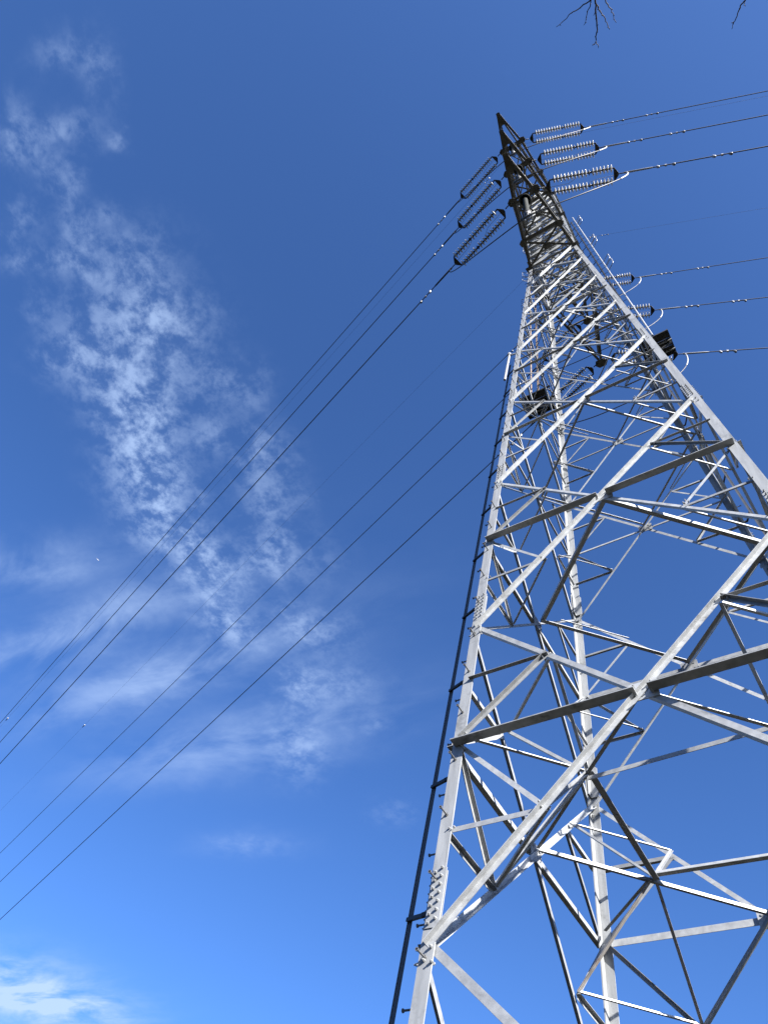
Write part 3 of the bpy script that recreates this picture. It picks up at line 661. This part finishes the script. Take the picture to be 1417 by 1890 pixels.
# ------------------------------------------------------------------ aircraft, very far off
def airplane():
    d = (right * ((180.5 - 708.5) / 1306.44) - up * ((1033 - 945) / 1306.44) - back).normalized(); c = CAM + d * 7600
    r = empty('aircraft', c, 'tiny white aircraft far off in the sky at left', 'aircraft')
    ax = (right * .7 - up * .75).normalized(); sd = (d + right * .15).normalized(); sd = (sd - ax * sd.dot(ax)).normalized(); n = sd.cross(ax).normalized()
    b = MB(); b.lathe([(-17, 0), (-15, 1.5), (-8, 2.0), (10, 2.0), (16, 1.1), (18, .3)], (0, 0, 0), ax, 10); b.build('fuselage', M['white'], r, True)
    for s in (-1, 1):
        b = MB(); b.prism([ax * 4 + sd * s * 1.5, ax * -2 + sd * s * 1.5, ax * -7 + sd * s * 15, ax * -4.5 + sd * s * 15], n, .5); b.build('wing', M['white'], r)
    b = MB(); b.prism([ax * -13, ax * -17, ax * -18.5 + n * 5, ax * -16 + n * 5], sd, .4); b.build('tail_fin', M['white'], r)
airplane()

# ------------------------------------------------------------------ bare tree behind the camera, twig tips reaching into the frame
def ray_pt(u, v, h):
    d = right * ((u - 708.5) / 1306.44) - up * ((v - 945) / 1306.44) - back; return CAM + d * (h / d.z)
def bare_tree():
    base = V((4.6, -11.2, 0)); r = empty('bare_tree', base, 'leafless tree behind the viewer, its twig tips reaching in at the top right', 'tree')
    rnd = random.Random(11)
    T = lambda pts: [V(p) - base for p in pts]
    tr = MB(); tr.tube(T([base, base + V((-.05, .05, 1.5)), base + V((-.2, .2, 3.5)), base + V((-.35, .5, 5.6)), base + V((-.5, .8, 7.2))]), [.2, .17, .14, .10, .07], 10); tr.build('trunk', M['bark'], r, True)
    fork = base + V((-.5, .8, 7.2))
    H = 7.4
    def twig(mb, pts, r0, r1):
        q = []; n = 5
        for a, b in zip(pts[:-1], pts[1:]):
            for k in range(n): q.append(lerp(V(a), V(b), k / n) + V((rnd.uniform(-1, 1), rnd.uniform(-1, 1), rnd.uniform(-1, 1))) * .006)
        q.append(V(pts[-1])); m = len(q); mb.tube(T(q), [r0 + (r1 - r0) * i / (m - 1) for i in range(m)], 5)
        for k in range(2, m - 1):
            if rnd.random() < .55: mb.tube(T([q[k], q[k] + V((rnd.uniform(-1, 1), rnd.uniform(-.2, 1), rnd.uniform(-.5, 1))).normalized() * rnd.uniform(.006, .016)]), [.0045, .002], 4)
    hubp = ray_pt(1100, -45, H)
    b1 = MB(); mid = lerp(fork, hubp, .5) + V((.05, -.1, .35)); q = bez(fork, fork + V((-.3, .3, .5)), mid, hubp, 14); b1.tube(T(q), [.06 - .05 * i / 14 for i in range(15)], 7)
    rp = lambda u, v, dh=0: ray_pt(u, v, H + dh)
    twig(b1, [hubp, rp(1099, 0), rp(1101, 40, .03), rp(1100, 74, .05)], .009, .0045)
    twig(b1, [rp(1100, 74, .05), rp(1094, 83, .05)], .004, .002); twig(b1, [rp(1100, 74, .05), rp(1104, 88, .06)], .004, .002)
    twig(b1, [hubp, rp(1088, 0, -.05), rp(1056, 22, -.08), rp(1026, 49, -.1)], .008, .002)
    twig(b1, [hubp, rp(1091, 2, .05), rp(1083, 26, .05), rp(1077, 46, .04)], .006, .002)
    twig(b1, [rp(1099, 5), rp(1109, 22, .06), rp(1120, 42, .08), rp(1124, 54, .08)], .006, .002)
    twig(b1, [hubp, rp(1117, 0, -.06), rp(1129, 20, -.08), rp(1137, 41, -.1)], .0065, .002)
    twig(b1, [rp(1099, 12), rp(1095, 28)], .004, .002)
    b1.build('branch', M['bark'], r, True)
    h2 = ray_pt(1392, -50, H); b2 = MB(); q = bez(fork, fork + V((0, .5, .6)), h2 + V((.5, -.7, .3)), h2, 14); b2.tube(T(q), [.05 - .042 * i / 14 for i in range(15)], 7)
    twig(b2, [h2, rp(1375, 0), rp(1366, 12, .02), rp(1355, 38, .03), rp(1350, 53, .03)], .008, .002); twig(b2, [rp(1373, 2), rp(1375, 11)], .003, .002); twig(b2, [rp(1354, 40, .03), rp(1349, 42, .03)], .003, .002)
    b2.build('branch', M['bark'], r, True)
    def grow(mb, p, d, L, rad, lev):
        pts = [p]; dd = d.copy()
        for k in range(4): dd = (dd + V((rnd.uniform(-1, 1), rnd.uniform(-1, 1), rnd.uniform(-.4, .8))) * .16).normalized(); pts.append(pts[-1] + dd * L / 4)
        mb.tube(T(pts), [rad * (1 - .6 * k / 4) for k in range(5)], 6 if lev < 2 else 4)
        if lev < 3:
            for k in range(4 if lev else 5):
                a = pts[1 + k % 4]; nd = (dd + V((rnd.uniform(-1, 1), rnd.uniform(-1, 1), rnd.uniform(-.3, .6))) * .9).normalized()
                grow(mb, a, nd, L * rnd.uniform(.45, .65), rad * .5, lev + 1)
    for k, (hh, dx, dy) in enumerate(((3.4, 1, -.3), (4.4, .2, -1), (5.4, 1, -.8), (6.2, .9, .1), (7.1, .5, -.6), (7.1, .1, -.3))):
        t = hh / 7.2; p = base + V((-.5 * t, .8 * t * t, hh)); mb = MB(); grow(mb, p, V((dx, dy, .75)).normalized(), 2.0, .05, 0); mb.build('branch', M['bark'], r, True)
bare_tree()
